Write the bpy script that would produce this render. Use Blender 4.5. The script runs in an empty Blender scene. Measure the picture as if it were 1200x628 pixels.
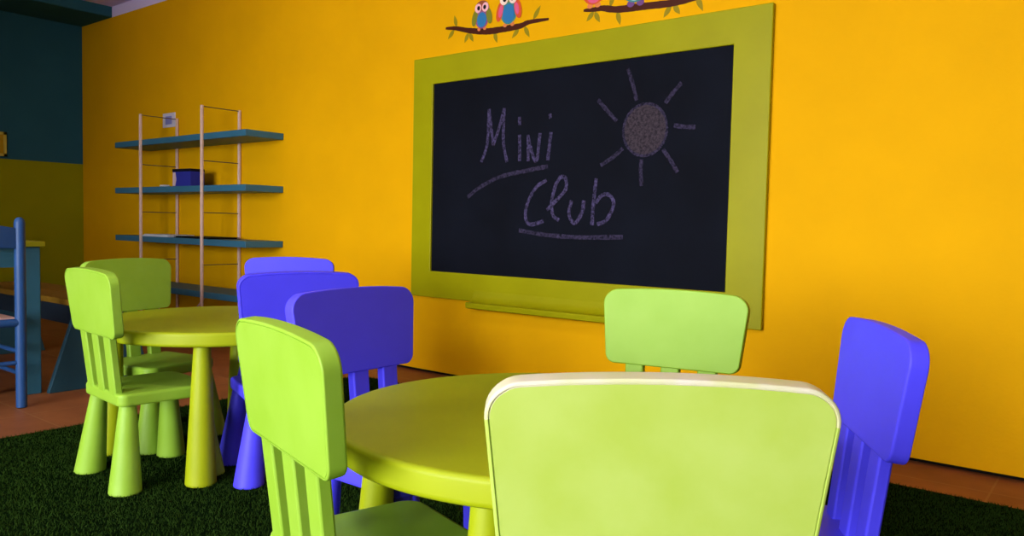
import bpy, bmesh, math, random
import numpy as np
from mathutils import Vector, Matrix, noise as mnoise
PI = math.pi
rnd = random.Random(7)
scene = bpy.context.scene
COL = scene.collection

# ------------------------------------------------------------------ materials
def s2l(c):
    return tuple((v/12.92 if v <= .04045 else ((v+.055)/1.055)**2.4) for v in [x/255 for x in c])

def mat(name, rgb, rough=.5, spec=.5, var=0, scale=8, bump=0, bscale=60, rgb2=None, metal=0, detail=4):
    m = bpy.data.materials.new(name); m.use_nodes = True
    nt = m.node_tree; b = nt.nodes['Principled BSDF']
    c = s2l(rgb)
    b.inputs['Base Color'].default_value = (*c, 1)
    b.inputs['Roughness'].default_value = rough
    b.inputs['Specular IOR Level'].default_value = spec
    b.inputs['Metallic'].default_value = metal
    tc = nt.nodes.new('ShaderNodeTexCoord')
    if var or rgb2:
        n = nt.nodes.new('ShaderNodeTexNoise'); n.inputs['Scale'].default_value = scale; n.inputs['Detail'].default_value = detail
        nt.links.new(tc.outputs['Object'], n.inputs['Vector'])
        r = nt.nodes.new('ShaderNodeValToRGB')
        r.color_ramp.elements[0].position = .35; r.color_ramp.elements[1].position = .68
        c2 = s2l(rgb2) if rgb2 else tuple(min(1, v*(1+var)) for v in c)
        c1 = c if rgb2 else tuple(v*(1-var) for v in c)
        r.color_ramp.elements[0].color = (*c1, 1); r.color_ramp.elements[1].color = (*c2, 1)
        nt.links.new(n.outputs['Fac'], r.inputs['Fac']); nt.links.new(r.outputs['Color'], b.inputs['Base Color'])
    if bump:
        n2 = nt.nodes.new('ShaderNodeTexNoise'); n2.inputs['Scale'].default_value = bscale; n2.inputs['Detail'].default_value = 4
        nt.links.new(tc.outputs['Object'], n2.inputs['Vector'])
        bp = nt.nodes.new('ShaderNodeBump'); bp.inputs['Strength'].default_value = bump; bp.inputs['Distance'].default_value = .004
        nt.links.new(n2.outputs['Fac'], bp.inputs['Height']); nt.links.new(bp.outputs['Normal'], b.inputs['Normal'])
    return m

M = {}
M['wall_yellow'] = mat('yellow wall paint', (230, 168, 0), .75, .08, var=.03, scale=2.5, bump=.12, bscale=90)
M['wall_teal'] = mat('teal wall paint', (44, 92, 108), .85, .05, var=.05, scale=3)
M['wall_olive'] = mat('olive wall paint', (146, 144, 6), .85, .05, var=.04, scale=3)
M['white'] = mat('white ceiling paint', (228, 212, 250), .9, .1)
M['plain'] = mat('plain side wall paint', (84, 78, 68), .9, .1)
M['dark'] = mat('gap shadow', (22, 17, 14), .9, .1)
M['green'] = mat('lime green plastic', (137, 177, 46), .5, .28, rgb2=(145, 184, 58), scale=9, detail=6)
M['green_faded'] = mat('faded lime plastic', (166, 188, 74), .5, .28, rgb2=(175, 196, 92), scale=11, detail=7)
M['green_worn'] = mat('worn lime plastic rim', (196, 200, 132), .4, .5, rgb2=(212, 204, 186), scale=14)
M['table'] = mat('yellow green plastic', (150, 162, 6), .5, .25, rgb2=(157, 168, 10), scale=7)
M['blue'] = mat('violet blue plastic', (74, 66, 238), .5, .25, rgb2=(78, 70, 244), scale=7)
M['frame'] = mat('olive lime paint', (152, 148, 2), .42, .16, rgb2=(158, 154, 4), scale=5, bump=.05, bscale=40)
M['board'] = mat('blackboard slate', (13, 15, 23), .75, .06, rgb2=(16, 19, 29), scale=3)
M['shelf'] = mat('blue grey shelf paint', (52, 104, 130), .5, .3, var=.06, scale=6)
M['post'] = mat('pale wooden post', (222, 190, 176), .6, .3, var=.06, scale=20)
M['wire'] = mat('dull metal rod', (104, 84, 56), .45, .5)
M['wood_blue'] = mat('blue painted wood', (32, 70, 122), .45, .3, var=.06, scale=10)
M['wood_teal'] = mat('teal painted wood', (38, 88, 108), .5, .35, var=.06, scale=8)
M['wood_olive'] = mat('olive painted wood top', (140, 138, 14), .45, .4, var=.06, scale=8)
M['wood_tan'] = mat('tan wood plank', (124, 90, 24), .5, .25, var=.15, scale=12)
M['wood_petrol'] = mat('dark petrol painted wood', (28, 62, 76), .55, .25, var=.06, scale=8)
M['teal_shaded'] = mat('shaded teal wood', (24, 36, 50), .5, .3)  # teal bench wood with the shadow under the seat mixed into its colour
M['rush'] = mat('woven rush seat', (176, 140, 128), .8, .2, var=.1, scale=60)
M['pic_yellow'] = mat('ochre picture', (190, 150, 20), .6, .2, var=.1, scale=20)
M['pic_frame'] = mat('pale yellow frame', (205, 185, 75), .5, .3)
M['rug'] = mat('green rug backing', (15, 30, 10), .95, .0, var=.4, scale=40)
M['pile'] = mat('green grass pile', (30, 50, 11), .9, .03, rgb2=(40, 62, 17), scale=30)
def flat(name, rgb, rough=.6): return mat(name, rgb, rough, .2)
M['card'] = flat('white card', (214, 206, 222)); M['lilac'] = flat('lilac print', (140, 140, 205))
M['box_blue'] = flat('blue box card', (42, 46, 140)); M['box_black'] = flat('black box card', (14, 12, 24)); M['box_pale'] = flat('pale box print', (196, 170, 175))
M['paper'] = flat('white paper', (200, 202, 210)); M['folder'] = flat('black folder', (14, 18, 24))
M['branch'] = flat('brown sticker', (70, 24, 6)); M['leaf'] = flat('olive leaf sticker', (146, 128, 10))
M['o_brown'] = flat('brown owl sticker', (150, 76, 46)); M['o_mauve'] = flat('mauve owl sticker', (150, 84, 130)); M['o_blue'] = flat('blue owl sticker', (44, 116, 172))
M['o_olive'] = flat('olive owl sticker', (122, 124, 34)); M['o_red'] = flat('red owl sticker', (214, 84, 40)); M['o_pink'] = flat('pink owl sticker', (218, 88, 130))
M['o_teal'] = flat('teal owl sticker', (66, 132, 132)); M['o_white'] = flat('cream eye sticker', (240, 214, 200)); M['o_black'] = flat('black pupil sticker', (20, 10, 10))
M['o_pinkeye'] = flat('pale pink eye sticker', (244, 182, 190)); M['o_tan'] = flat('tan foot sticker', (224, 128, 70)); M['o_ice'] = flat('ice blue bird sticker', (180, 214, 220)); M['o_violet'] = flat('violet foot sticker', (110, 70, 130))

def chalk_mat(name, lo, hi, scale, pos=(.34, .62)):
    m = bpy.data.materials.new(name); m.use_nodes = True; nt = m.node_tree; b = nt.nodes['Principled BSDF']
    b.inputs['Roughness'].default_value = .9; b.inputs['Specular IOR Level'].default_value = .05
    tc = nt.nodes.new('ShaderNodeTexCoord'); n = nt.nodes.new('ShaderNodeTexNoise')
    n.inputs['Scale'].default_value = scale; n.inputs['Detail'].default_value = 5; n.inputs['Roughness'].default_value = .7
    r = nt.nodes.new('ShaderNodeValToRGB'); r.color_ramp.elements[0].position = pos[0]; r.color_ramp.elements[1].position = pos[1]
    r.color_ramp.elements[0].color = (*s2l(lo), 1); r.color_ramp.elements[1].color = (*s2l(hi), 1)
    nt.links.new(tc.outputs['Object'], n.inputs['Vector']); nt.links.new(n.outputs['Fac'], r.inputs['Fac']); nt.links.new(r.outputs['Color'], b.inputs['Base Color'])
    return m
M['chalk'] = chalk_mat('lilac chalk', (18, 18, 28), (90, 80, 120), 85, (.36, .70))
M['chalk_dim'] = chalk_mat('faint chalk', (18, 18, 28), (72, 64, 92), 85, (.36, .72))
M['chalk_sun'] = chalk_mat('scribbled chalk', (30, 27, 34), (72, 62, 70), 70)

# terracotta tiles
def tile_mat():
    m = bpy.data.materials.new('terracotta tiles'); m.use_nodes = True; nt = m.node_tree; b = nt.nodes['Principled BSDF']
    b.inputs['Roughness'].default_value = .5; b.inputs['Specular IOR Level'].default_value = .18
    tc = nt.nodes.new('ShaderNodeTexCoord'); br = nt.nodes.new('ShaderNodeTexBrick')
    br.offset = 0; br.inputs['Scale'].default_value = 1; br.inputs['Brick Width'].default_value = .33; br.inputs['Row Height'].default_value = .33
    br.inputs['Mortar Size'].default_value = .004; br.inputs['Mortar Smooth'].default_value = .3
    br.inputs['Color1'].default_value = (*s2l((140, 84, 46)), 1); br.inputs['Color2'].default_value = (*s2l((150, 92, 50)), 1); br.inputs['Mortar'].default_value = (*s2l((158, 110, 66)), 1)
    n = nt.nodes.new('ShaderNodeTexNoise'); n.inputs['Scale'].default_value = 7; n.inputs['Detail'].default_value = 5
    mx = nt.nodes.new('ShaderNodeMix'); mx.data_type = 'RGBA'; mx.blend_type = 'MULTIPLY'; mx.inputs[0].default_value = .6
    r = nt.nodes.new('ShaderNodeValToRGB'); r.color_ramp.elements[0].color = (.62, .56, .5, 1); r.color_ramp.elements[1].color = (1, 1, 1, 1)
    r.color_ramp.elements[0].position = .3; r.color_ramp.elements[1].position = .65
    nt.links.new(tc.outputs['Object'], br.inputs['Vector']); nt.links.new(tc.outputs['Object'], n.inputs['Vector'])
    nt.links.new(n.outputs['Fac'], r.inputs['Fac']); nt.links.new(br.outputs['Color'], mx.inputs[6]); nt.links.new(r.outputs['Color'], mx.inputs[7])
    nt.links.new(mx.outputs[2], b.inputs['Base Color'])
    return m
M['tile'] = tile_mat()
M['terrace'] = mat('pale terrace paving', (170, 168, 160), .9, .1)

# ------------------------------------------------------------------ mesh helpers
def obj(name, bm, m, parent=None, smooth=None, bevel=0, segs=3, loc=None):
    me = bpy.data.meshes.new(name)
    bmesh.ops.recalc_face_normals(bm, faces=bm.faces[:])
    bm.to_mesh(me); bm.free()
    for mm in (m if isinstance(m, (list, tuple)) else [m]): me.materials.append(mm)
    o = bpy.data.objects.new(name, me); COL.objects.link(o)
    if parent is not None: o.parent = parent
    if loc: o.location = loc
    if bevel:
        b = o.modifiers.new('Bevel', 'BEVEL'); b.width = bevel; b.segments = segs; b.limit_method = 'ANGLE'; b.angle_limit = math.radians(40)
        smooth = True
    if smooth:
        for p in me.polygons: p.use_smooth = True
        me.set_sharp_from_angle(angle=math.radians(42))
        wn = o.modifiers.new('WeightedNormal', 'WEIGHTED_NORMAL'); wn.keep_sharp = True
    return o

def thing(name, label, cat, loc=(0, 0, 0), rz=0, group=None):
    o = bpy.data.objects.new(name, None); COL.objects.link(o); o.empty_display_size = .1
    o.location = loc; o.rotation_euler = (0, 0, rz)
    return tag(o, label, cat, group)
def tag(o, label, cat, group=None):
    o['label'] = label; o['category'] = cat
    if group: o['group'] = group
    return o
def struct(o): o['kind'] = 'structure'; return o

def box(bm, x0, x1, y0, y1, z0, z1):
    vs = [bm.verts.new((x, y, z)) for x in (x0, x1) for y in (y0, y1) for z in (z0, z1)]
    for f in ((0, 1, 3, 2), (4, 6, 7, 5), (0, 4, 5, 1), (2, 3, 7, 6), (0, 2, 6, 4), (1, 5, 7, 3)):
        bm.faces.new([vs[i] for i in f])
    return vs
def boxbm(*a):
    bm = bmesh.new(); box(bm, *a); return bm
def prism(bm, pts, vec):
    vec = Vector(vec); a = [bm.verts.new(p) for p in pts]; b = [bm.verts.new(Vector(p)+vec) for p in pts]
    bm.faces.new(a); bm.faces.new(b[::-1]); n = len(a)
    for i in range(n): bm.faces.new((a[i], b[i], b[(i+1) % n], a[(i+1) % n]))
def lathe(bm, prof, n=48, c=(0, 0)):
    rings = []
    for r, z in prof:
        if r < 1e-6: rings.append([bm.verts.new((c[0], c[1], z))])
        else: rings.append([bm.verts.new((c[0]+r*math.cos(2*PI*k/n), c[1]+r*math.sin(2*PI*k/n), z)) for k in range(n)])
    for A, B in zip(rings, rings[1:]):
        for k in range(n):
            j = (k+1) % n
            if len(A) == 1 and len(B) == 1: continue
            if len(A) == 1: bm.faces.new((A[0], B[k], B[j]))
            elif len(B) == 1: bm.faces.new((A[k], A[j], B[0]))
            else: bm.faces.new((A[k], A[j], B[j], B[k]))
    for R in (rings[0], rings[-1]):
        if len(R) > 1:
            bm.faces.new(R)
def tube(bm, p, q, r, n=12, r2=None):
    p, q = Vector(p), Vector(q); d = (q-p).normalized(); r2 = r if r2 is None else r2
    a = d.orthogonal().normalized(); b = d.cross(a)
    A = [bm.verts.new(p+r*(a*math.cos(2*PI*k/n)+b*math.sin(2*PI*k/n))) for k in range(n)]
    B = [bm.verts.new(q+r2*(a*math.cos(2*PI*k/n)+b*math.sin(2*PI*k/n))) for k in range(n)]
    bm.faces.new(A); bm.faces.new(B[::-1])
    for k in range(n): bm.faces.new((A[k], B[k], B[(k+1) % n], A[(k+1) % n]))
def round_poly(pts, radii, seg=8):
    out = []; n = len(pts)
    for i in range(n):
        p = Vector(pts[i]); a = (Vector(pts[i-1])-p); b = (Vector(pts[(i+1) % n])-p)
        ang = a.angle(b); r = radii[i]; t = r/math.tan(ang/2); a.normalize(); b.normalize()
        s, e = p+a*t, p+b*t; c = p+(a+b).normalized()*(r/math.sin(ang/2))
        v0, v1 = s-c, e-c; th = v0.angle(v1)
        for k in range(seg+1):
            u = k/seg; out.append(c+(v0*math.sin((1-u)*th)+v1*math.sin(u*th))/math.sin(th))
    return out
def catmull(pts, n=8):
    P = [Vector(p) for p in pts]
    if len(P) == 2: return [P[0].lerp(P[1], k/n) for k in range(n+1)]
    P = [P[0]*2-P[1]] + P + [P[-1]*2-P[-2]]; out = []
    for i in range(1, len(P)-2):
        for k in range(n):
            t = k/n; a, b, c, d = P[i-1:i+3]
            out.append(.5*((2*b)+(c-a)*t+(2*a-5*b+4*c-d)*t*t+(3*b-a-3*c+d)*t**3))
    out.append(P[-2]); return out
def ribbon(bm, pts, w, y, th, taper=None, jit=0):
    """a flat stroke on a wall (x, z points) at depth y, th thick"""
    c = catmull(pts); L = []; R = []
    for i, p in enumerate(c):
        d = (c[min(i+1, len(c)-1)]-c[max(i-1, 0)]).normalized(); nrm = Vector((-d.y, d.x))
        u = i/(len(c)-1); ww = w*(taper(u) if taper else 1)*(1+jit*rnd.uniform(-1, 1))/2
        L.append(p+nrm*ww); R.append(p-nrm*ww)
    poly = L+R[::-1]; n = len(c)
    f = [bm.verts.new((p.x, y-th, p.y)) for p in poly]; b = [bm.verts.new((p.x, y, p.y)) for p in poly]; m = len(poly)
    for i in range(n-1):
        j, k = m-1-i, m-2-i
        bm.faces.new((f[i], f[i+1], f[k], f[j])); bm.faces.new((b[i], b[j], b[k], b[i+1]))
    for i in range(m): bm.faces.new((f[i], b[i], b[(i+1) % m], f[(i+1) % m]))
def disc(bm, cx, cz, rx, rz, y, th, rot=0, n=36, f=None):
    pts = []
    for k in range(n):
        a = 2*PI*k/n; s = f(a) if f else 1; px, pz = rx*math.cos(a)*s, rz*math.sin(a)*s
        pts.append((cx+px*math.cos(rot)-pz*math.sin(rot), y, cz+px*math.sin(rot)+pz*math.cos(rot)))
    prism(bm, pts, (0, -th, 0))

# ------------------------------------------------------------------ camera
yaw, pit, rol = math.radians(38.329), math.radians(3.063), math.radians(1.2214)
CH = .8395
F = Vector((-math.sin(yaw)*math.cos(pit), math.cos(yaw)*math.cos(pit), -math.sin(pit)))
R0 = Vector((math.cos(yaw), math.sin(yaw), 0)); U0 = R0.cross(F)
Rr = R0*math.cos(rol)+U0*math.sin(rol); U = Rr.cross(F)
cd = bpy.data.cameras.new('camera'); cam = bpy.data.objects.new('camera', cd); COL.objects.link(cam)
cd.sensor_width = 36; cd.lens = 920.95/1200*36; cd.clip_start = .05
cam.matrix_world = Matrix(((Rr.x, U.x, -F.x, 0), (Rr.y, U.y, -F.y, 0), (Rr.z, U.z, -F.z, CH), (0, 0, 0, 1)))
scene.camera = cam

# ------------------------------------------------------------------ room
WY = 3.1654; WX = -7.442; WZ = 2.527; CZ = 2.615; BX = -6.87; RX = 1.9; FY = -4.0
struct(obj('floor', boxbm(WX-.2, RX+.2, FY-.2, WY+.2, -.1, 0), M['tile']))
struct(obj('wall_back', boxbm(WX, RX, WY, WY+.15, .018, WZ), M['wall_yellow']))
struct(obj('gap_shadow_back', boxbm(WX, RX, WY+.03, WY+.12, 0, .03), M['dark']))  # dark strip: shadow of the gap under the wall, put into the colour
struct(obj('trim_1', boxbm(BX, RX, WY, WY+.15, WZ, CZ+.05), M['white']))
struct(obj('trim_2', boxbm(WX-.15, BX, FY, WY+.15, WZ, CZ+.1), M['wall_teal'], bevel=.01))
struct(obj('ceiling', boxbm(BX, RX+.15, FY-.15, WY+.15, CZ, CZ+.1), M['white']))
bm = bmesh.new(); box(bm, WX-.15, WX, FY, WY+.15, 1.31, WZ)
struct(obj('wall_left', bm, M['wall_teal']))
struct(obj('trim_3', boxbm(WX-.15, WX, FY, WY+.15, 0, 1.31), M['wall_olive']))
struct(obj('wall_right', boxbm(RX, RX+.15, FY, WY+.15, 0, CZ), M['plain']))
# wall behind the camera with the wide window that lights the room
W0, W1, S0, S1 = -3.5, 1.0, .3, 2.5
bm = bmesh.new()
box(bm, WX-.15, -3.75, FY-.15, -.9, 0, CZ); box(bm, -3.75, W0, FY-.15, FY, 0, CZ); box(bm, W1, RX+.15, FY-.15, FY, 0, CZ)  # first box is an unseen block added to shade the far-left wall
box(bm, W0, W1, FY-.15, FY, 0, S0); box(bm, W0, W1, FY-.15, FY, S1, CZ)
struct(obj('wall_front_and_light_block', bm, M['plain']))
bm = bmesh.new()
for x in (W0, (2*W0+W1)/3-.03, (W0+2*W1)/3-.03, W1-.06): box(bm, x, x+.06, FY-.11, FY-.04, S0, S1)
for z in (S0, S1-.06): box(bm, W0, W1, FY-.105, FY-.045, z, z+.06)
struct(obj('window_1', bm, M['white'], bevel=.004))
o = struct(obj('floor_terrace', boxbm(-12, 8, -12, FY-.2, -.2, -.05), M['terrace']))

# ------------------------------------------------------------------ artificial grass rug
RGX, RGY = -3.285, 2.832
rug = tag(obj('rug', boxbm(RGX, 1.2, -1.2, RGY, 0, .006), M['rug']), 'dark green artificial grass rug on the terracotta floor', 'rug')
N = 320000
g = np.random.default_rng(3)
x = g.uniform(RGX, .9, N); y = g.uniform(.1, RGY, N); h = g.uniform(.005, .011, N)
a = g.uniform(0, 2*PI, N); w = g.uniform(.0009, .002, N); lx = g.normal(0, .0035, N); ly = g.normal(0, .0035, N)
co = np.empty((N, 3, 3)); co[:, 0] = np.stack([x-w*np.cos(a), y-w*np.sin(a), np.full(N, .006)], 1)
co[:, 1] = np.stack([x+w*np.cos(a), y+w*np.sin(a), np.full(N, .006)], 1); co[:, 2] = np.stack([x+lx, y+ly, .006+h], 1)
me = bpy.data.meshes.new('pile'); me.vertices.add(3*N); me.vertices.foreach_set('co', co.ravel())
me.loops.add(3*N); me.loops.foreach_set('vertex_index', np.arange(3*N, dtype=np.int32))
me.polygons.add(N); me.polygons.foreach_set('loop_start', np.arange(0, 3*N, 3, dtype=np.int32)); me.update(calc_edges=True)
me.materials.append(M['pile'])
o = bpy.data.objects.new('pile', me); COL.objects.link(o); o.parent = rug; o['kind'] = 'stuff'

# ------------------------------------------------------------------ children's chair
ZT, ZB, YT, YB, WT, WB, TH = .668, .471, -.201, -.1787, .195, .174, .030
def backrest_bm():
    e = Vector((0, YT-YB, ZT-ZB)); Hh = e.length; e.normalize(); n = Vector((0, e.z, -e.y))
    top = [(WT-.004, Hh)]
    pts = [(-WB, 0), (WB, 0), (WT, Hh), (-WT, Hh)]
    out = round_poly(pts, [.026, .026, .038, .038], 9)
    def arch(p):
        k = max(0, 1-(p.x/.175)**2)
        return Vector((p.x, p.y+(.0085*k-.002)*max(0, (p.y-Hh*.5)/(Hh*.5)))) if p.y > Hh*.5 else p
    dense = []
    for i, p in enumerate(out):
        q = out[(i+1) % len(out)]
        m = 12 if (p-q).length > .1 else 1
        for k in range(m): dense.append(arch(p.lerp(q, k/m)))
    c = Vector((0, Hh*.5))
    nn = len(dense)
    def off(d):
        r = []
        for i in range(nn):
            t = (dense[(i+1) % nn]-dense[i-1]).normalized(); r.append(dense[i]+Vector((-t.y, t.x))*d)
        return r
    org = Vector((0, YB, ZB))
    bm = bmesh.new()
    def ring(d, depth): return [bm.verts.new(org+Vector((p.x, 0, 0))+e*p.y+n*depth) for p in off(d)]
    # from the middle of the back face (with its moulded groove), round the rim to the front face
    rings = [ring(.0062, .0006), ring(.0056, .0022), ring(.0046, .0022), ring(.0040, .0), ring(.0020, .0002), ring(.0006, .0012), ring(0, .003),
             ring(0, TH-.005), ring(.0005, TH-.0022), ring(.0018, TH-.0006), ring(.0035, TH)]
    for A, B in zip(rings, rings[1:]):
        for i in range(nn): bm.faces.new((A[i], A[(i+1) % nn], B[(i+1) % nn], B[i]))
    bm.faces.new(rings[0]); bm.faces.new(rings[-1][::-1])
    return bm
SW, SB, SF, SZ, ST = .1515, .156, .14, .30, .0385
def seat_bm():
    out = round_poly([(-SW, -SB), (SW, -SB), (SW, SF), (-SW, SF)], [.028, .028, .04, .04], 8); nn = len(out)
    bm = bmesh.new()
    def ring(d, z):
        r = []
        for i in range(nn):
            t = (out[(i+1) % nn]-out[i-1]).normalized(); p = out[i]+Vector((-t.y, t.x))*d; r.append(bm.verts.new((p.x, p.y, z)))
        return r
    z0 = SZ-ST
    rings = [ring(.008, z0), ring(.003, z0+.001), ring(.0008, z0+.004), ring(0, z0+.009), ring(0, SZ-.010), ring(.0012, SZ-.005), ring(.004, SZ-.0014), ring(.010, SZ), ring(.03, SZ-.0015)]
    for A, B in zip(rings, rings[1:]):
        for i in range(nn): bm.faces.new((A[i], A[(i+1) % nn], B[(i+1) % nn], B[i]))
    bm.faces.new(rings[0]); bm.faces.new(rings[-1])
    return bm
def slat_bm(cx):
    bm = bmesh.new(); k = (YT-YB)/(ZT-ZB); w = .0245; t = .0235
    yb = lambda z: YB+.003+k*(z-ZB)
    z0, z1 = SZ-.012, ZB+.012
    cxb = cx*.94
    pts = [(cxb-w, yb(z0), z0), (cxb+w, yb(z0), z0), (cxb+w, yb(z0)+t, z0), (cxb-w, yb(z0)+t, z0)]
    A = [bm.verts.new(p) for p in pts]
    B = [bm.verts.new((p[0]-cxb+cx, p[1]-yb(z0)+yb(z1), z1)) for p in pts]
    bm.faces.new(A); bm.faces.new(B[::-1])
    for i in range(4): bm.faces.new((A[i], A[(i+1) % 4], B[(i+1) % 4], B[i]))
    return bm
def leg_bm():
    bm = bmesh.new()
    lathe(bm, [(.040, 0), (.0455, .0008), (.0472, .003), (.0472, .007), (.0252, SZ-ST-.004), (.024, SZ-ST+.004)], 40)
    return bm
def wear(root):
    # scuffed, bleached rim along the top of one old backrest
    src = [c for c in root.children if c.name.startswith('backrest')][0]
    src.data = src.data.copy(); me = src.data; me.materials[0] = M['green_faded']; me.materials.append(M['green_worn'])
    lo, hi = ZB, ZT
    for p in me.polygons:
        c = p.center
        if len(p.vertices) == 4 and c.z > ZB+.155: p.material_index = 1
PROTO = {}
def chair(kind, label, x, y, a, group):
    m = M['green'] if kind == 'green' else M['blue']
    rz = a-PI/2
    if kind not in PROTO:
        t = thing('childrens_chair', label, 'chair', (x, y, GZ), rz, group)
        obj('seat', seat_bm(), m, t, smooth=True)
        obj('backrest', backrest_bm(), m, t, smooth=True)
        for cx in (-.096, 0, .096): obj('slat', slat_bm(cx), m, t, bevel=.004, segs=2)
        for lx, ly in ((-.1455, -.140), (.1455, -.140), (-.1455, .127), (.1455, .127)):
            # legs lean in slightly so that their tops meet the seat
            o = obj('leg', leg_bm(), m, t, smooth=True, loc=(lx, ly, 0))
            sx, sy = (-.028 if lx > 0 else .028), (-.020 if ly > 0 else .020)
            for v in o.data.vertices:
                v.co.x += sx*v.co.z/.26; v.co.y += sy*v.co.z/.26
        PROTO[kind] = t
        return t
    src = PROTO[kind]; r = src.copy(); COL.objects.link(r)
    r.location = (x, y, GZ); r.rotation_euler = (0, 0, rz); r['label'] = label; r['group'] = group
    for ch in list(src.children):
        c = ch.copy(); COL.objects.link(c); c.parent = r
    return r
GZ = .0065
T1, T2 = (-.8458, 1.2043), (-2.559, 1.5636)
g1, g2 = 'chairs around the near round table', 'chairs around the far round table'
near = chair('green', 'nearest lime green chair with worn backrest edges, hiding the right half of the near table', -.505, .907, 2.2281, g1)
chair('green', 'lime green chair on the left side of the near round table', -.9712, .9007, 1.2994, g1)
chair('blue', 'violet blue chair behind the near table, nearest of the three overlapping blue backrests', -1.2999, 1.2596, .0117, g1)
chair('blue', 'violet blue chair on the right of the near table, rightmost of all chairs', -.4985, 1.384, -2.6189, g1)
chair('green', 'lime green chair facing us below the right corner of the blackboard frame', -.8972, 1.6893, -1.3719, g1)
chair('green', 'bright lime green chair in front of the far table, its back to us', -2.4987, 1.2717, 1.4913, g2)
chair('green', 'shaded darker green chair on the left side of the far table', -2.8741, 1.494, .1929, g2)
chair('blue', 'violet blue chair right of the far table, middle one of three overlapping blue backrests', -2.2291, 1.5893, -3.4961, g2)
chair('blue', 'farthest violet blue chair, only the bright top of its backrest showing below the shelves', -2.7663, 1.962, -.7965, g2)

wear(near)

# ------------------------------------------------------------------ round tables
TR, TZ, TT, RL = .4102, .4825, .048, .3815
def table(label, c, a, src=None):
    if src is None:
        t = thing('round_table', label, 'table', (c[0], c[1], GZ), a, 'low round tables')
        bm = bmesh.new(); z0 = TZ-TT
        lathe(bm, [(0, z0), (TR-.02, z0), (TR-.006, z0+.002), (TR-.001, z0+.006), (TR, z0+.012), (TR, TZ-.010), (TR-.0012, TZ-.0045), (TR-.005, TZ-.001), (TR-.012, TZ), (0, TZ)], 128)
        obj('tabletop', bm, M['table'], t, smooth=True)
        for k in range(4):
            b = bmesh.new()
            lathe(b, [(.040, 0), (.0455, .001), (.0472, .004), (.0472, .008), (.0262, z0-.006), (.0255, z0+.006)], 44)
            an = (k+.5)*PI/2
            o = obj('leg', b, M['table'], t, smooth=True, loc=(RL*math.cos(an), RL*math.sin(an), 0))
            for v in o.data.vertices:
                v.co.x -= .022*math.cos(an)*v.co.z/z0; v.co.y -= .022*math.sin(an)*v.co.z/z0
        return t
    r = src.copy(); COL.objects.link(r); r.location = (c[0], c[1], GZ); r.rotation_euler = (0, 0, a); r['label'] = label
    for ch in list(src.children):
        q = ch.copy(); COL.objects.link(q); q.parent = r
    return r
tb = table('near low round yellow-green table, in the front between the large green chairs', T1, -.4284)
table('far low round yellow-green table at the left, below the shelving unit', T2, .0695, tb)

# ------------------------------------------------------------------ blackboard
X0, X1, Z0, Z1 = -3.2125, -1.1785, .4344, 1.755
IX0, IX1, IZ0, IZ1 = -3.064, -1.340, .580, 1.608
bb = thing('blackboard', 'big black chalkboard in a wide olive green frame on the yellow wall', 'blackboard', (0, WY, 0))
bm = bmesh.new()
yo, yi = -.026, -.004
O = [(X0, Z0), (X1, Z0), (X1, Z1), (X0, Z1)]; I = [(IX0, IZ0), (IX1, IZ0), (IX1, IZ1), (IX0, IZ1)]
for i in range(4):
    j = (i+1) % 4
    prism(bm, [(O[i][0], yo, O[i][1]), (O[j][0], yo, O[j][1]), (I[j][0], yo, I[j][1]), (I[i][0], yo, I[i][1])], (0, -yo-.0005, 0))
bmesh.ops.remove_doubles(bm, verts=bm.verts[:], dist=1e-5)
dead = [f for f in bm.faces if all(any(abs(v.co.x-q[0]) < 1e-4 and abs(v.co.z-q[1]) < 1e-4 for q in (O[i], I[i])) for v in f.verts for i in [min(range(4), key=lambda k: min((v.co.x-O[k][0])**2+(v.co.z-O[k][1])**2, (v.co.x-I[k][0])**2+(v.co.z-I[k][1])**2))])
        and len({min(range(4), key=lambda k: min((v.co.x-O[k][0])**2+(v.co.z-O[k][1])**2, (v.co.x-I[k][0])**2+(v.co.z-I[k][1])**2)) for v in f.verts}) == 1]
bmesh.ops.delete(bm, geom=dead, context='FACES')
obj('frame', bm, M['frame'], bb, bevel=.004)
obj('writing_surface', boxbm(IX0-.01, IX1+.01, -.014, -.003, IZ0-.01, IZ1+.01), M['board'], bb)
bm = bmesh.new()
tx0, tx1 = -2.735, -1.60
prism(bm, [(tx0, -.026, .416), (tx0, -.084, .402), (tx0, -.094, .406), (tx0, -.097, .432), (tx0, -.088, .436), (tx0, -.074, .434), (tx0, -.058, .440), (tx0, -.043, .452), (tx0, -.033, .470), (tx0, -.026, .494)], (tx1-tx0, 0, 0))
obj('chalk_tray', bm, M['frame'], bb, bevel=.003)
YS = -.0143
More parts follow.
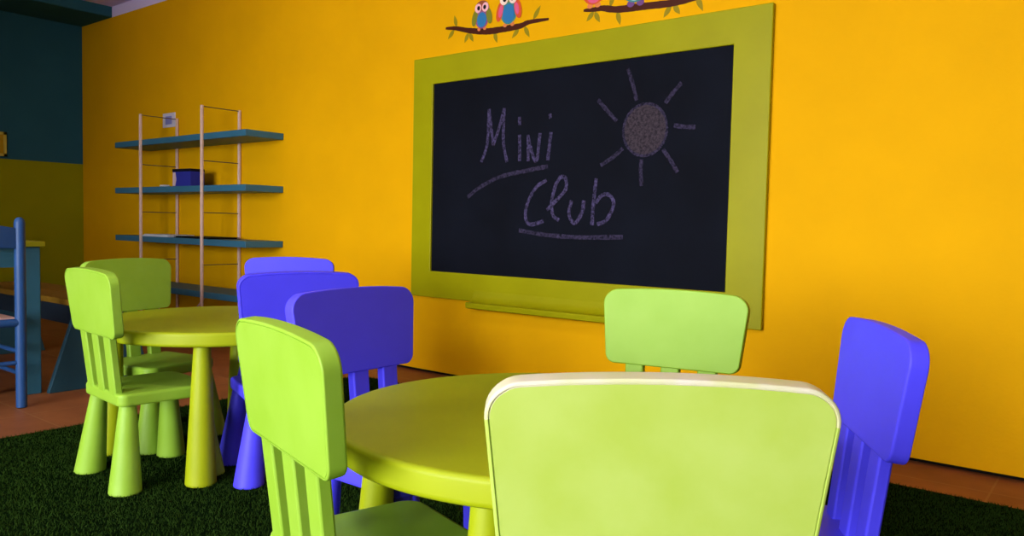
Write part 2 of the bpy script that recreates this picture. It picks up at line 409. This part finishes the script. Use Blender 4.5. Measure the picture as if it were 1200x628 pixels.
S = [[(-2.712, 1.171), (-2.673, 1.267), (-2.666, 1.443)], [(-2.666, 1.443), (-2.632, 1.256)], [(-2.632, 1.256), (-2.595, 1.342), (-2.563, 1.44)], [(-2.563, 1.44), (-2.565, 1.275), (-2.539, 1.165)],
     [(-2.46, 1.3), (-2.456, 1.167)], [(-2.463, 1.39), (-2.461, 1.347)], [(-2.406, 1.297), (-2.402, 1.165)], [(-2.406, 1.288), (-2.377, 1.202), (-2.349, 1.167), (-2.332, 1.301)],
     [(-2.265, 1.302), (-2.281, 1.165)], [(-2.274, 1.392), (-2.270, 1.368)],
     [(-2.284, 1.069), (-2.345, 1.036), (-2.391, .973), (-2.411, .913), (-2.404, .866), (-2.372, .849), (-2.298, .867)],
     [(-2.279, .922), (-2.224, .968), (-2.17, 1.022), (-2.172, 1.075), (-2.202, 1.084)], [(-2.200, 1.085), (-2.231, 1.039), (-2.25, .964), (-2.242, .897), (-2.205, .872)],
     [(-2.134, .968), (-2.147, .906), (-2.126, .865), (-2.101, .866), (-2.069, .919), (-2.062, .968)], [(-2.065, .964), (-2.069, .915)],
     [(-1.997, 1.071), (-2.008, .967), (-2.014, .851)], [(-1.996, .955), (-1.966, .989), (-1.93, .995), (-1.904, .972), (-1.9, .94), (-1.935, .876), (-1.986, .855)]]
UL = [[(-2.803, .988), (-2.714, 1.041), (-2.577, 1.092), (-2.412, 1.118), (-2.28, 1.136)], [(-2.452, .818), (-2.296, .8), (-2.094, .792), (-1.846, .799)]]
RAYS = [[(-1.844, 1.563), (-1.815, 1.487), (-1.795, 1.417)], [(-1.575, 1.476), (-1.618, 1.432), (-1.65, 1.394)], [(-1.504, 1.281), (-1.556, 1.284), (-1.605, 1.294)], [(-1.581, 1.089), (-1.616, 1.142), (-1.655, 1.192)],
        [(-1.756, 1.032), (-1.763, 1.101), (-1.76, 1.151)], [(-1.976, 1.131), (-1.908, 1.168), (-1.859, 1.205)], [(-2.0, 1.437), (-1.951, 1.386), (-1.895, 1.331)]]
bm = bmesh.new()
for i, s in enumerate(S): ribbon(bm, s, .0185, YS-.0001*i, .0004, jit=.12)
o = obj('chalk_lettering', bm, M['chalk'], bb); o['label'] = 'chalk handwriting reading Mini Club'
bm = bmesh.new()
for s in UL: ribbon(bm, s, .021, YS, .0004, jit=.14)
obj('chalk_underline', bm, M['chalk_dim'], bb)
bm = bmesh.new()
disc(bm, -1.748, 1.283, .110, .117, YS, .0004, n=64, f=lambda a: 1+.03*math.sin(3*a)+.02*math.sin(7*a))
o = obj('chalk_sun_disc', bm, M['chalk_sun'], bb); o['label'] = 'scribbled chalk sun'
bm = bmesh.new()
ring = [(-1.748+.110*math.cos(k*PI/12), 1.283+.116*math.sin(k*PI/12)) for k in range(25)]
ribbon(bm, ring, .012, YS-.0005, .0003, jit=.3)
obj('chalk_sun_outline', bm, M['chalk_dim'], bb)
for s in RAYS:
    bm = bmesh.new(); ribbon(bm, s, .019, YS, .0004, jit=.15); obj('chalk_ray', bm, M['chalk_dim'], bb)

# ------------------------------------------------------------------ wall stickers
DY = WY-.0003
def sticker_leaf(parent, x, z, ang, L=.062, W=.024):
    bm = bmesh.new(); pts = []
    ca, sa = math.cos(ang), math.sin(ang)
    for k in range(21):
        u = k/20; pts.append((u*L, W/2*math.sin(PI*u**.8)))
    for k in range(19, 0, -1):
        u = k/20; pts.append((u*L, -W/2*math.sin(PI*u**.8)))
    prism(bm, [(x+p*ca-q*sa, 0, z+p*sa+q*ca) for p, q in pts], (0, -.0008, 0))
    obj('leaf', bm, M['leaf'], parent)
def branch(label, pts, leaves):
    t = thing('branch_decal', label, 'wall sticker', (0, DY, 0), 0, 'branch stickers on the yellow wall')
    bm = bmesh.new(); ribbon(bm, pts, .030, 0, .001, taper=lambda u: .35+.75*math.sin(PI*min(1, max(0, u)))**.7, jit=.06)
    obj('twig', bm, M['branch'], t)
    for l in leaves: sticker_leaf(t, *l)
R = math.radians
branch('brown branch sticker with olive leaves above the left half of the blackboard',
       [(-2.997, 1.905), (-2.921, 1.895), (-2.829, 1.871), (-2.739, 1.854), (-2.669, 1.847), (-2.567, 1.846), (-2.479, 1.847), (-2.426, 1.858), (-2.305, 1.856)],
       [(-2.918, 1.905, R(105), .062), (-2.935, 1.888, R(225)), (-2.83, 1.858, R(240), .055), (-2.823, 1.856, R(300), .055), (-2.652, 1.838, R(290), .06), (-2.49, 1.836, R(225)), (-2.455, 1.84, R(300), .066), (-2.40, 1.868, R(55), .075)])
branch('brown branch sticker above the right half of the blackboard, cut by the picture top',
       [(-2.102, 1.866), (-2.045, 1.862), (-1.998, 1.861), (-1.924, 1.844), (-1.843, 1.839), (-1.774, 1.836), (-1.66, 1.829), (-1.598, 1.829), (-1.53, 1.833), (-1.46, 1.845)],
       [(-2.045, 1.852, R(225), .055), (-2.04, 1.85, R(300), .06), (-1.917, 1.834, R(285), .066), (-1.955, 1.862, R(75), .07), (-1.645, 1.82, R(235), .06), (-1.632, 1.82, R(305), .055), (-1.525, 1.84, R(295), .075)])
def owl(label, cx, zf, s, body, belly, wing, winginner, eye, head, foot):
    """owl sticker: feet at (cx, zf), s = overall height"""
    t = thing('owl_decal', label, 'wall sticker', (0, DY, 0), 0, 'owl stickers perched on the branch')
    hw = s*.40; k = [0]
    def lay(name, m, f, parent=t):
        bm = bmesh.new(); f(bm, -.0006*(k[0]+2)); k[0] += 1; return obj(name, bm, M[m], parent)
    for sx in (-1, 1):
        lay('foot', foot, lambda b, y: disc(b, cx+sx*hw*.33, zf+s*.03, hw*.17, s*.055, y, .0006))
    lay('body', body, lambda b, y: disc(b, cx, zf+s*.48, hw*.80, s*.44, y, .0006, n=64, f=lambda a: 1+.14*max(0, math.sin(a))*abs(math.cos(a))**1.2*1.6))
    for sx in (-1, 1):
        wg = lay('wing', wing, lambda b, y: disc(b, cx+sx*hw*.80, zf+s*.42, hw*.30, s*.27, y, .0006, rot=sx*.22))
        if winginner: lay('wing_patch', winginner, lambda b, y: disc(b, cx+sx*hw*.72, zf+s*.43, hw*.17, s*.17, y, .0006, rot=sx*.22), wg)
    lay('belly', belly, lambda b, y: disc(b, cx, zf+s*.33, hw*.52, s*.25, y, .0006))
    lay('head', head, lambda b, y: disc(b, cx, zf+s*.80, hw*.66, s*.17, y, .0006))
    for sx in (-1, 1):
        e = lay('eye', eye, lambda b, y: disc(b, cx+sx*hw*.40, zf+s*.73, hw*.36, s*.155, y, .0006))
        lay('pupil', 'o_black', lambda b, y: disc(b, cx+sx*hw*.34, zf+s*.73, hw*.16, s*.075, y, .0006), e)
owl('smaller mauve owl sticker with pale pink eyes on the left of the branch', -2.736, 1.862, .155, 'o_mauve', 'o_blue', 'o_olive', None, 'o_pinkeye', 'o_brown', 'o_tan')
owl('larger owl sticker with pink wings and cream eyes, right one on the branch', -2.556, 1.858, .185, 'o_teal', 'o_blue', 'o_red', 'o_pink', 'o_white', 'o_olive', 'o_tan')
def bird(label, cx, zf, s, body, belly, foot):
    t = thing('bird_decal', label, 'wall sticker', (0, DY, 0), 0, 'bird stickers on the second branch')
    for sx in (-1, 1):
        bm = bmesh.new(); disc(bm, cx+sx*s*.13, zf+s*.06, s*.10, s*.08, -.0012, .0006); obj('foot', bm, M[foot], t)
    bm = bmesh.new(); disc(bm, cx, zf+s*.50, s*.42, s*.42, -.0018, .0006, n=48); obj('body', bm, M[body], t)
    bm = bmesh.new(); disc(bm, cx, zf+s*.42, s*.27, s*.30, -.0024, .0006, n=48); obj('belly', bm, M[belly], t)
    for sx in (-1, 1):
        bm = bmesh.new(); disc(bm, cx+sx*s*.14, zf+s*.76, s*.1, s*.1, -.003, .0006); e = obj('eye', bm, M['o_white'], t)
        bm = bmesh.new(); disc(bm, cx+sx*s*.13, zf+s*.76, s*.045, s*.045, -.0036, .0006); obj('pupil', bm, M['o_black'], e)
bird('red bird sticker on the left end of the right branch, cut by the picture top', -2.045, 1.872, .16, 'o_red', 'o_pink', 'o_tan')
bird('pale blue bird sticker in the middle of the right branch, cut by the picture top', -1.822, 1.846, .19, 'o_teal', 'o_ice', 'o_violet')

# ------------------------------------------------------------------ shelving unit
SY = WY-.302
su = thing('shelving_unit', 'open wall shelving unit with four blue-grey boards on thin pale posts', 'shelf', (-5.34, SY+.15, 0))
SL, SR = -6.215, -4.452
XU = (-5.79, -4.95)
def loc(bm):
    bmesh.ops.translate(bm, vec=(5.34, -(SY+.15), 0), verts=bm.verts[:]); return bm
for zt in (1.418, 1.069, .706, .348):
    obj('shelf', loc(boxbm(SL, SR, SY+.016, WY-.002, zt-.042, zt)), M['shelf'], su, bevel=.003)
for xu in XU:
    for yy in (SY+.006, WY-.014):
        bm = bmesh.new(); box(bm, xu-.009, xu+.009, yy-.0085, yy+.0085, 0, 1.606)
        obj('post', loc(bm), M['post'], su, bevel=.003)
    for z in (1.598, 1.235, .885, .53, .12):
        bm = bmesh.new(); tube(bm, (xu, SY+.006, z), (xu, WY-.014, z), .0034, 10); obj('rod', loc(bm), M['wire'], su, smooth=True)
for p, q in (((XU[0], SY+.03, .31), (-5.30, SY+.03, .02)), ((XU[1], SY+.03, .31), (-5.36, SY+.04, .02))):
    bm = bmesh.new(); tube(bm, p, q, .005, 10); obj('brace', loc(bm), M['post'], su, smooth=True)

# things on the shelves
t = thing('storage_box', 'dark blue card box with a black top on the second shelf', 'box', (-5.30, 2.97, 1.069), R(3))
obj('body', boxbm(-.110, .110, -.055, .055, 0, .106), M['box_blue'], t, bevel=.003)
obj('lid', boxbm(-.112, .112, -.057, .057, .104, .124), M['box_black'], t, bevel=.003)
bm = bmesh.new(); prism(bm, [(-.106, -.0555, .004), (-.074, -.0555, .004), (-.060, -.0555, .05), (-.072, -.0555, .1), (-.104, -.0555, .1)], (0, -.001, 0))
obj('printed_panel', bm, M['box_pale'], t)
o = obj('paper_scrap', boxbm(-.035, .035, -.02, .02, 0, .012), M['paper'], bevel=.003, loc=(-5.50, 2.90, 1.069)); tag(o, 'tiny white paper scrap on the second shelf left of the blue box', 'paper')
bm = bmesh.new()
for k in range(5): box(bm, -.19+.004*k, .16+.003*k, -.105+.003*k, .105-.002*k, .0035*k, .0035*k+.003)
o = obj('paper_stack', bm, M['paper'], loc=(-5.60, 2.985, .706)); o.rotation_euler.z = R(2); tag(o, 'flat white paper sheets on the third shelf', 'paper')
t = thing('folder', 'flat black folder on the third shelf beside the white sheets', 'folder', (-5.10, 3.0, .706), R(-2))
obj('cover', boxbm(-.25, .23, -.12, .12, 0, .004), M['folder'], t, bevel=.001)
obj('front_flap', boxbm(-.25, .23, -.12, .11, .009, .013), M['folder'], t, bevel=.001)
obj('sheets', boxbm(-.24, .215, -.11, .10, .004, .009), M['folder'], t)
t = thing('notice_card', 'small white card with a lilac print on the wall above the top shelf', 'card', (-5.925, WY, 1.603))
obj('card', boxbm(-.092, .092, -.007, -.0005, -.055, .055), M['card'], t, bevel=.002)
obj('print', boxbm(-.05, .045, -.0078, -.006, -.033, .03), M['lilac'], t)

# ------------------------------------------------------------------ picture on the left wall
t = thing('picture', 'small ochre picture in a pale frame on the teal wall at the left picture edge', 'picture', (WX, 2.37, 1.43))
obj('canvas', boxbm(.002, .012, -.165, .165, -.085, .085), M['pic_yellow'], t)
bm = bmesh.new()
for a in ((-.18, .18, .078, .1), (-.18, .18, -.1, -.078)): box(bm, .001, .02, a[0], a[1], a[2], a[3])
for a in ((-.18, -.158), (.158, .18)): box(bm, .001, .02, a[0], a[1], -.1, .1)
obj('frame', bm, M['pic_frame'], t)

# ------------------------------------------------------------------ blue ladder-back chair, teal table and bench at the left
t = thing('wooden_chair', 'blue painted wooden chair with a rush seat at the left picture edge', 'chair', (-3.975, 1.157, 0), PI/2)
# local: x = sitter's right (+y in the room is local right), y = forward (room -x)
PX, PYB, PYF = .188, -.193, .18
for sx in (1, -1):
    bm = bmesh.new()
    lathe(bm, [(.016, 0), (.0215, .004), (.0222, .40), (.0222, .60), (.022, .805), (.019, .820), (.010, .830), (0, .832)], 20, (sx*PX, PYB))
    obj('rear_post', bm, M['wood_blue'], t, smooth=True)
    bm = bmesh.new(); lathe(bm, [(.016, 0), (.021, .004), (.0215, .38), (.018, .400), (0, .402)], 20, (sx*PX, PYF)); obj('front_leg', bm, M['wood_blue'], t, smooth=True)
    for z in (.15, .245):
        bm = bmesh.new(); tube(bm, (sx*PX, PYB, z), (sx*PX, PYF, z), .010); obj('stretcher', bm, M['wood_blue'], t, smooth=True)
    bm = bmesh.new(); tube(bm, (sx*PX, PYB, .375), (sx*PX, PYF, .375), .018, 14); obj('seat_rail', bm, M['wood_blue'], t, smooth=True)
for yy, z in ((PYB, .20), (PYF, .20)):
    bm = bmesh.new(); tube(bm, (-PX, yy, z), (PX, yy, z), .010); obj('stretcher', bm, M['wood_blue'], t, smooth=True)
for yy in (PYB, PYF):
    bm = bmesh.new(); tube(bm, (-PX, yy, .375), (PX, yy, .375), .018, 14); obj('seat_rail', bm, M['wood_blue'], t, smooth=True)
bm = bmesh.new(); vs = box(bm, -PX+.01, PX-.01, PYB+.01, PYF, .368, .398); obj('seat', bm, M['rush'], t, bevel=.01)
for z0, z1 in ((.695, .80),):
    bm = bmesh.new(); n = 14; pts = []
    for k in range(n+1):
        u = -1+2*k/n; pts.append((u*PX, PYB-.018*(1-u*u)-.008, z1+.022*(1-u*u)-.02))
    for k in range(n, -1, -1):
        u = -1+2*k/n; pts.append((u*PX, PYB-.018*(1-u*u)-.008, z0+.006*(1-u*u)))
    A = [bm.verts.new(p) for p in pts]; B = [bm.verts.new((p[0], p[1]+.016, p[2])) for p in pts]; m2 = len(pts)
    for k in range(n):
        bm.faces.new((A[k], A[k+1], A[m2-2-k], A[m2-1-k])); bm.faces.new((B[k], B[m2-1-k], B[m2-2-k], B[k+1]))
    for k in range(m2): bm.faces.new((A[k], B[k], B[(k+1) % m2], A[(k+1) % m2]))
    obj('back_rail', bm, M['wood_blue'], t, bevel=.003)

t = thing('wooden_table', 'teal painted wooden table with an olive top behind the blue wooden chair', 'table', (-4.67, 1.13, 0))
TX0, TX1, TY0, TY1 = -.68, .655, -.43, .405
obj('tabletop', boxbm(TX0, TX1, TY0, TY1, .695, .72), M['wood_olive'], t, bevel=.004)
bm = bmesh.new()
box(bm, TX0+.06, TX1-.05, TY1-.06, TY1-.035, .60, .695); box(bm, TX0+.06, TX1-.05, TY0+.035, TY0+.06, .60, .695)
box(bm, TX0+.035, TX0+.06, TY0+.04, TY1-.04, .60, .695); box(bm, TX1-.06, TX1-.035, TY0+.04, TY1-.04, .60, .695)
obj('apron', bm, M['wood_teal'], t)
for x in (TX0+.03, TX1-.08):
    for y in (TY0+.03, TY1-.08):
        obj('leg', boxbm(x, x+.065, y, y+.065, 0, .695), M['wood_teal'], t, bevel=.004)
t = thing('bench', 'wooden bench with tan plank seat and slanted teal end panels beside the teal table', 'bench', (-4.65, 1.82, 0))
for y0, y1 in ((-.17, -.01), (.0, .16)):
    obj('seat_plank', boxbm(-.75, .72, y0, y1, .405, .435), M['wood_tan'], t, bevel=.004)
obj('apron', boxbm(-.7, .66, -.125, .115, .30, .405), M['teal_shaded'], t, bevel=.003)
for x in (.63, -.70):
    bm = bmesh.new(); prism(bm, [(x, -.285, 0), (x, .21, 0), (x, .10, .405), (x, -.155, .405)], (.03, 0, 0))
    obj('end_panel', bm, M['wood_petrol'], t, bevel=.003)

# ------------------------------------------------------------------ light: daylight through the window
w = bpy.data.worlds.new('world'); scene.world = w; w.use_nodes = True
bg = w.node_tree.nodes['Background']
bg.inputs['Color'].default_value = (.93, .97, 1.0, 1); bg.inputs['Strength'].default_value = 20
ld = bpy.data.lights.new('window portal', 'AREA'); ld.shape = 'RECTANGLE'; ld.size = W1-W0; ld.size_y = S1-S0
ld.cycles.is_portal = True
lo = bpy.data.objects.new('window_portal', ld); COL.objects.link(lo)
lo.location = ((W0+W1)/2, FY-.16, (S0+S1)/2); lo.rotation_euler = (PI/2, 0, 0)

for i, (lx, ly, e) in enumerate(((-1.4, .3, 17), (-4.7, .5, 6))):   # unseen fill lights added under the ceiling to lift tabletops and lower wall
    ld = bpy.data.lights.new('ceiling fill', 'AREA'); ld.shape = 'DISK'; ld.size = .6; ld.energy = e; ld.color = (1, .97, .94)
    lo = bpy.data.objects.new('ceiling_fill', ld); COL.objects.link(lo); lo.location = (lx, ly, CZ-.03)

vs = scene.view_settings
vs.view_transform = 'Standard'; vs.look = 'None'; vs.gamma = 1; vs.use_curve_mapping = False; vs.exposure = 0.13
scene.cycles.use_denoising = True
scene.cycles.max_bounces = 8; scene.cycles.diffuse_bounces = 5
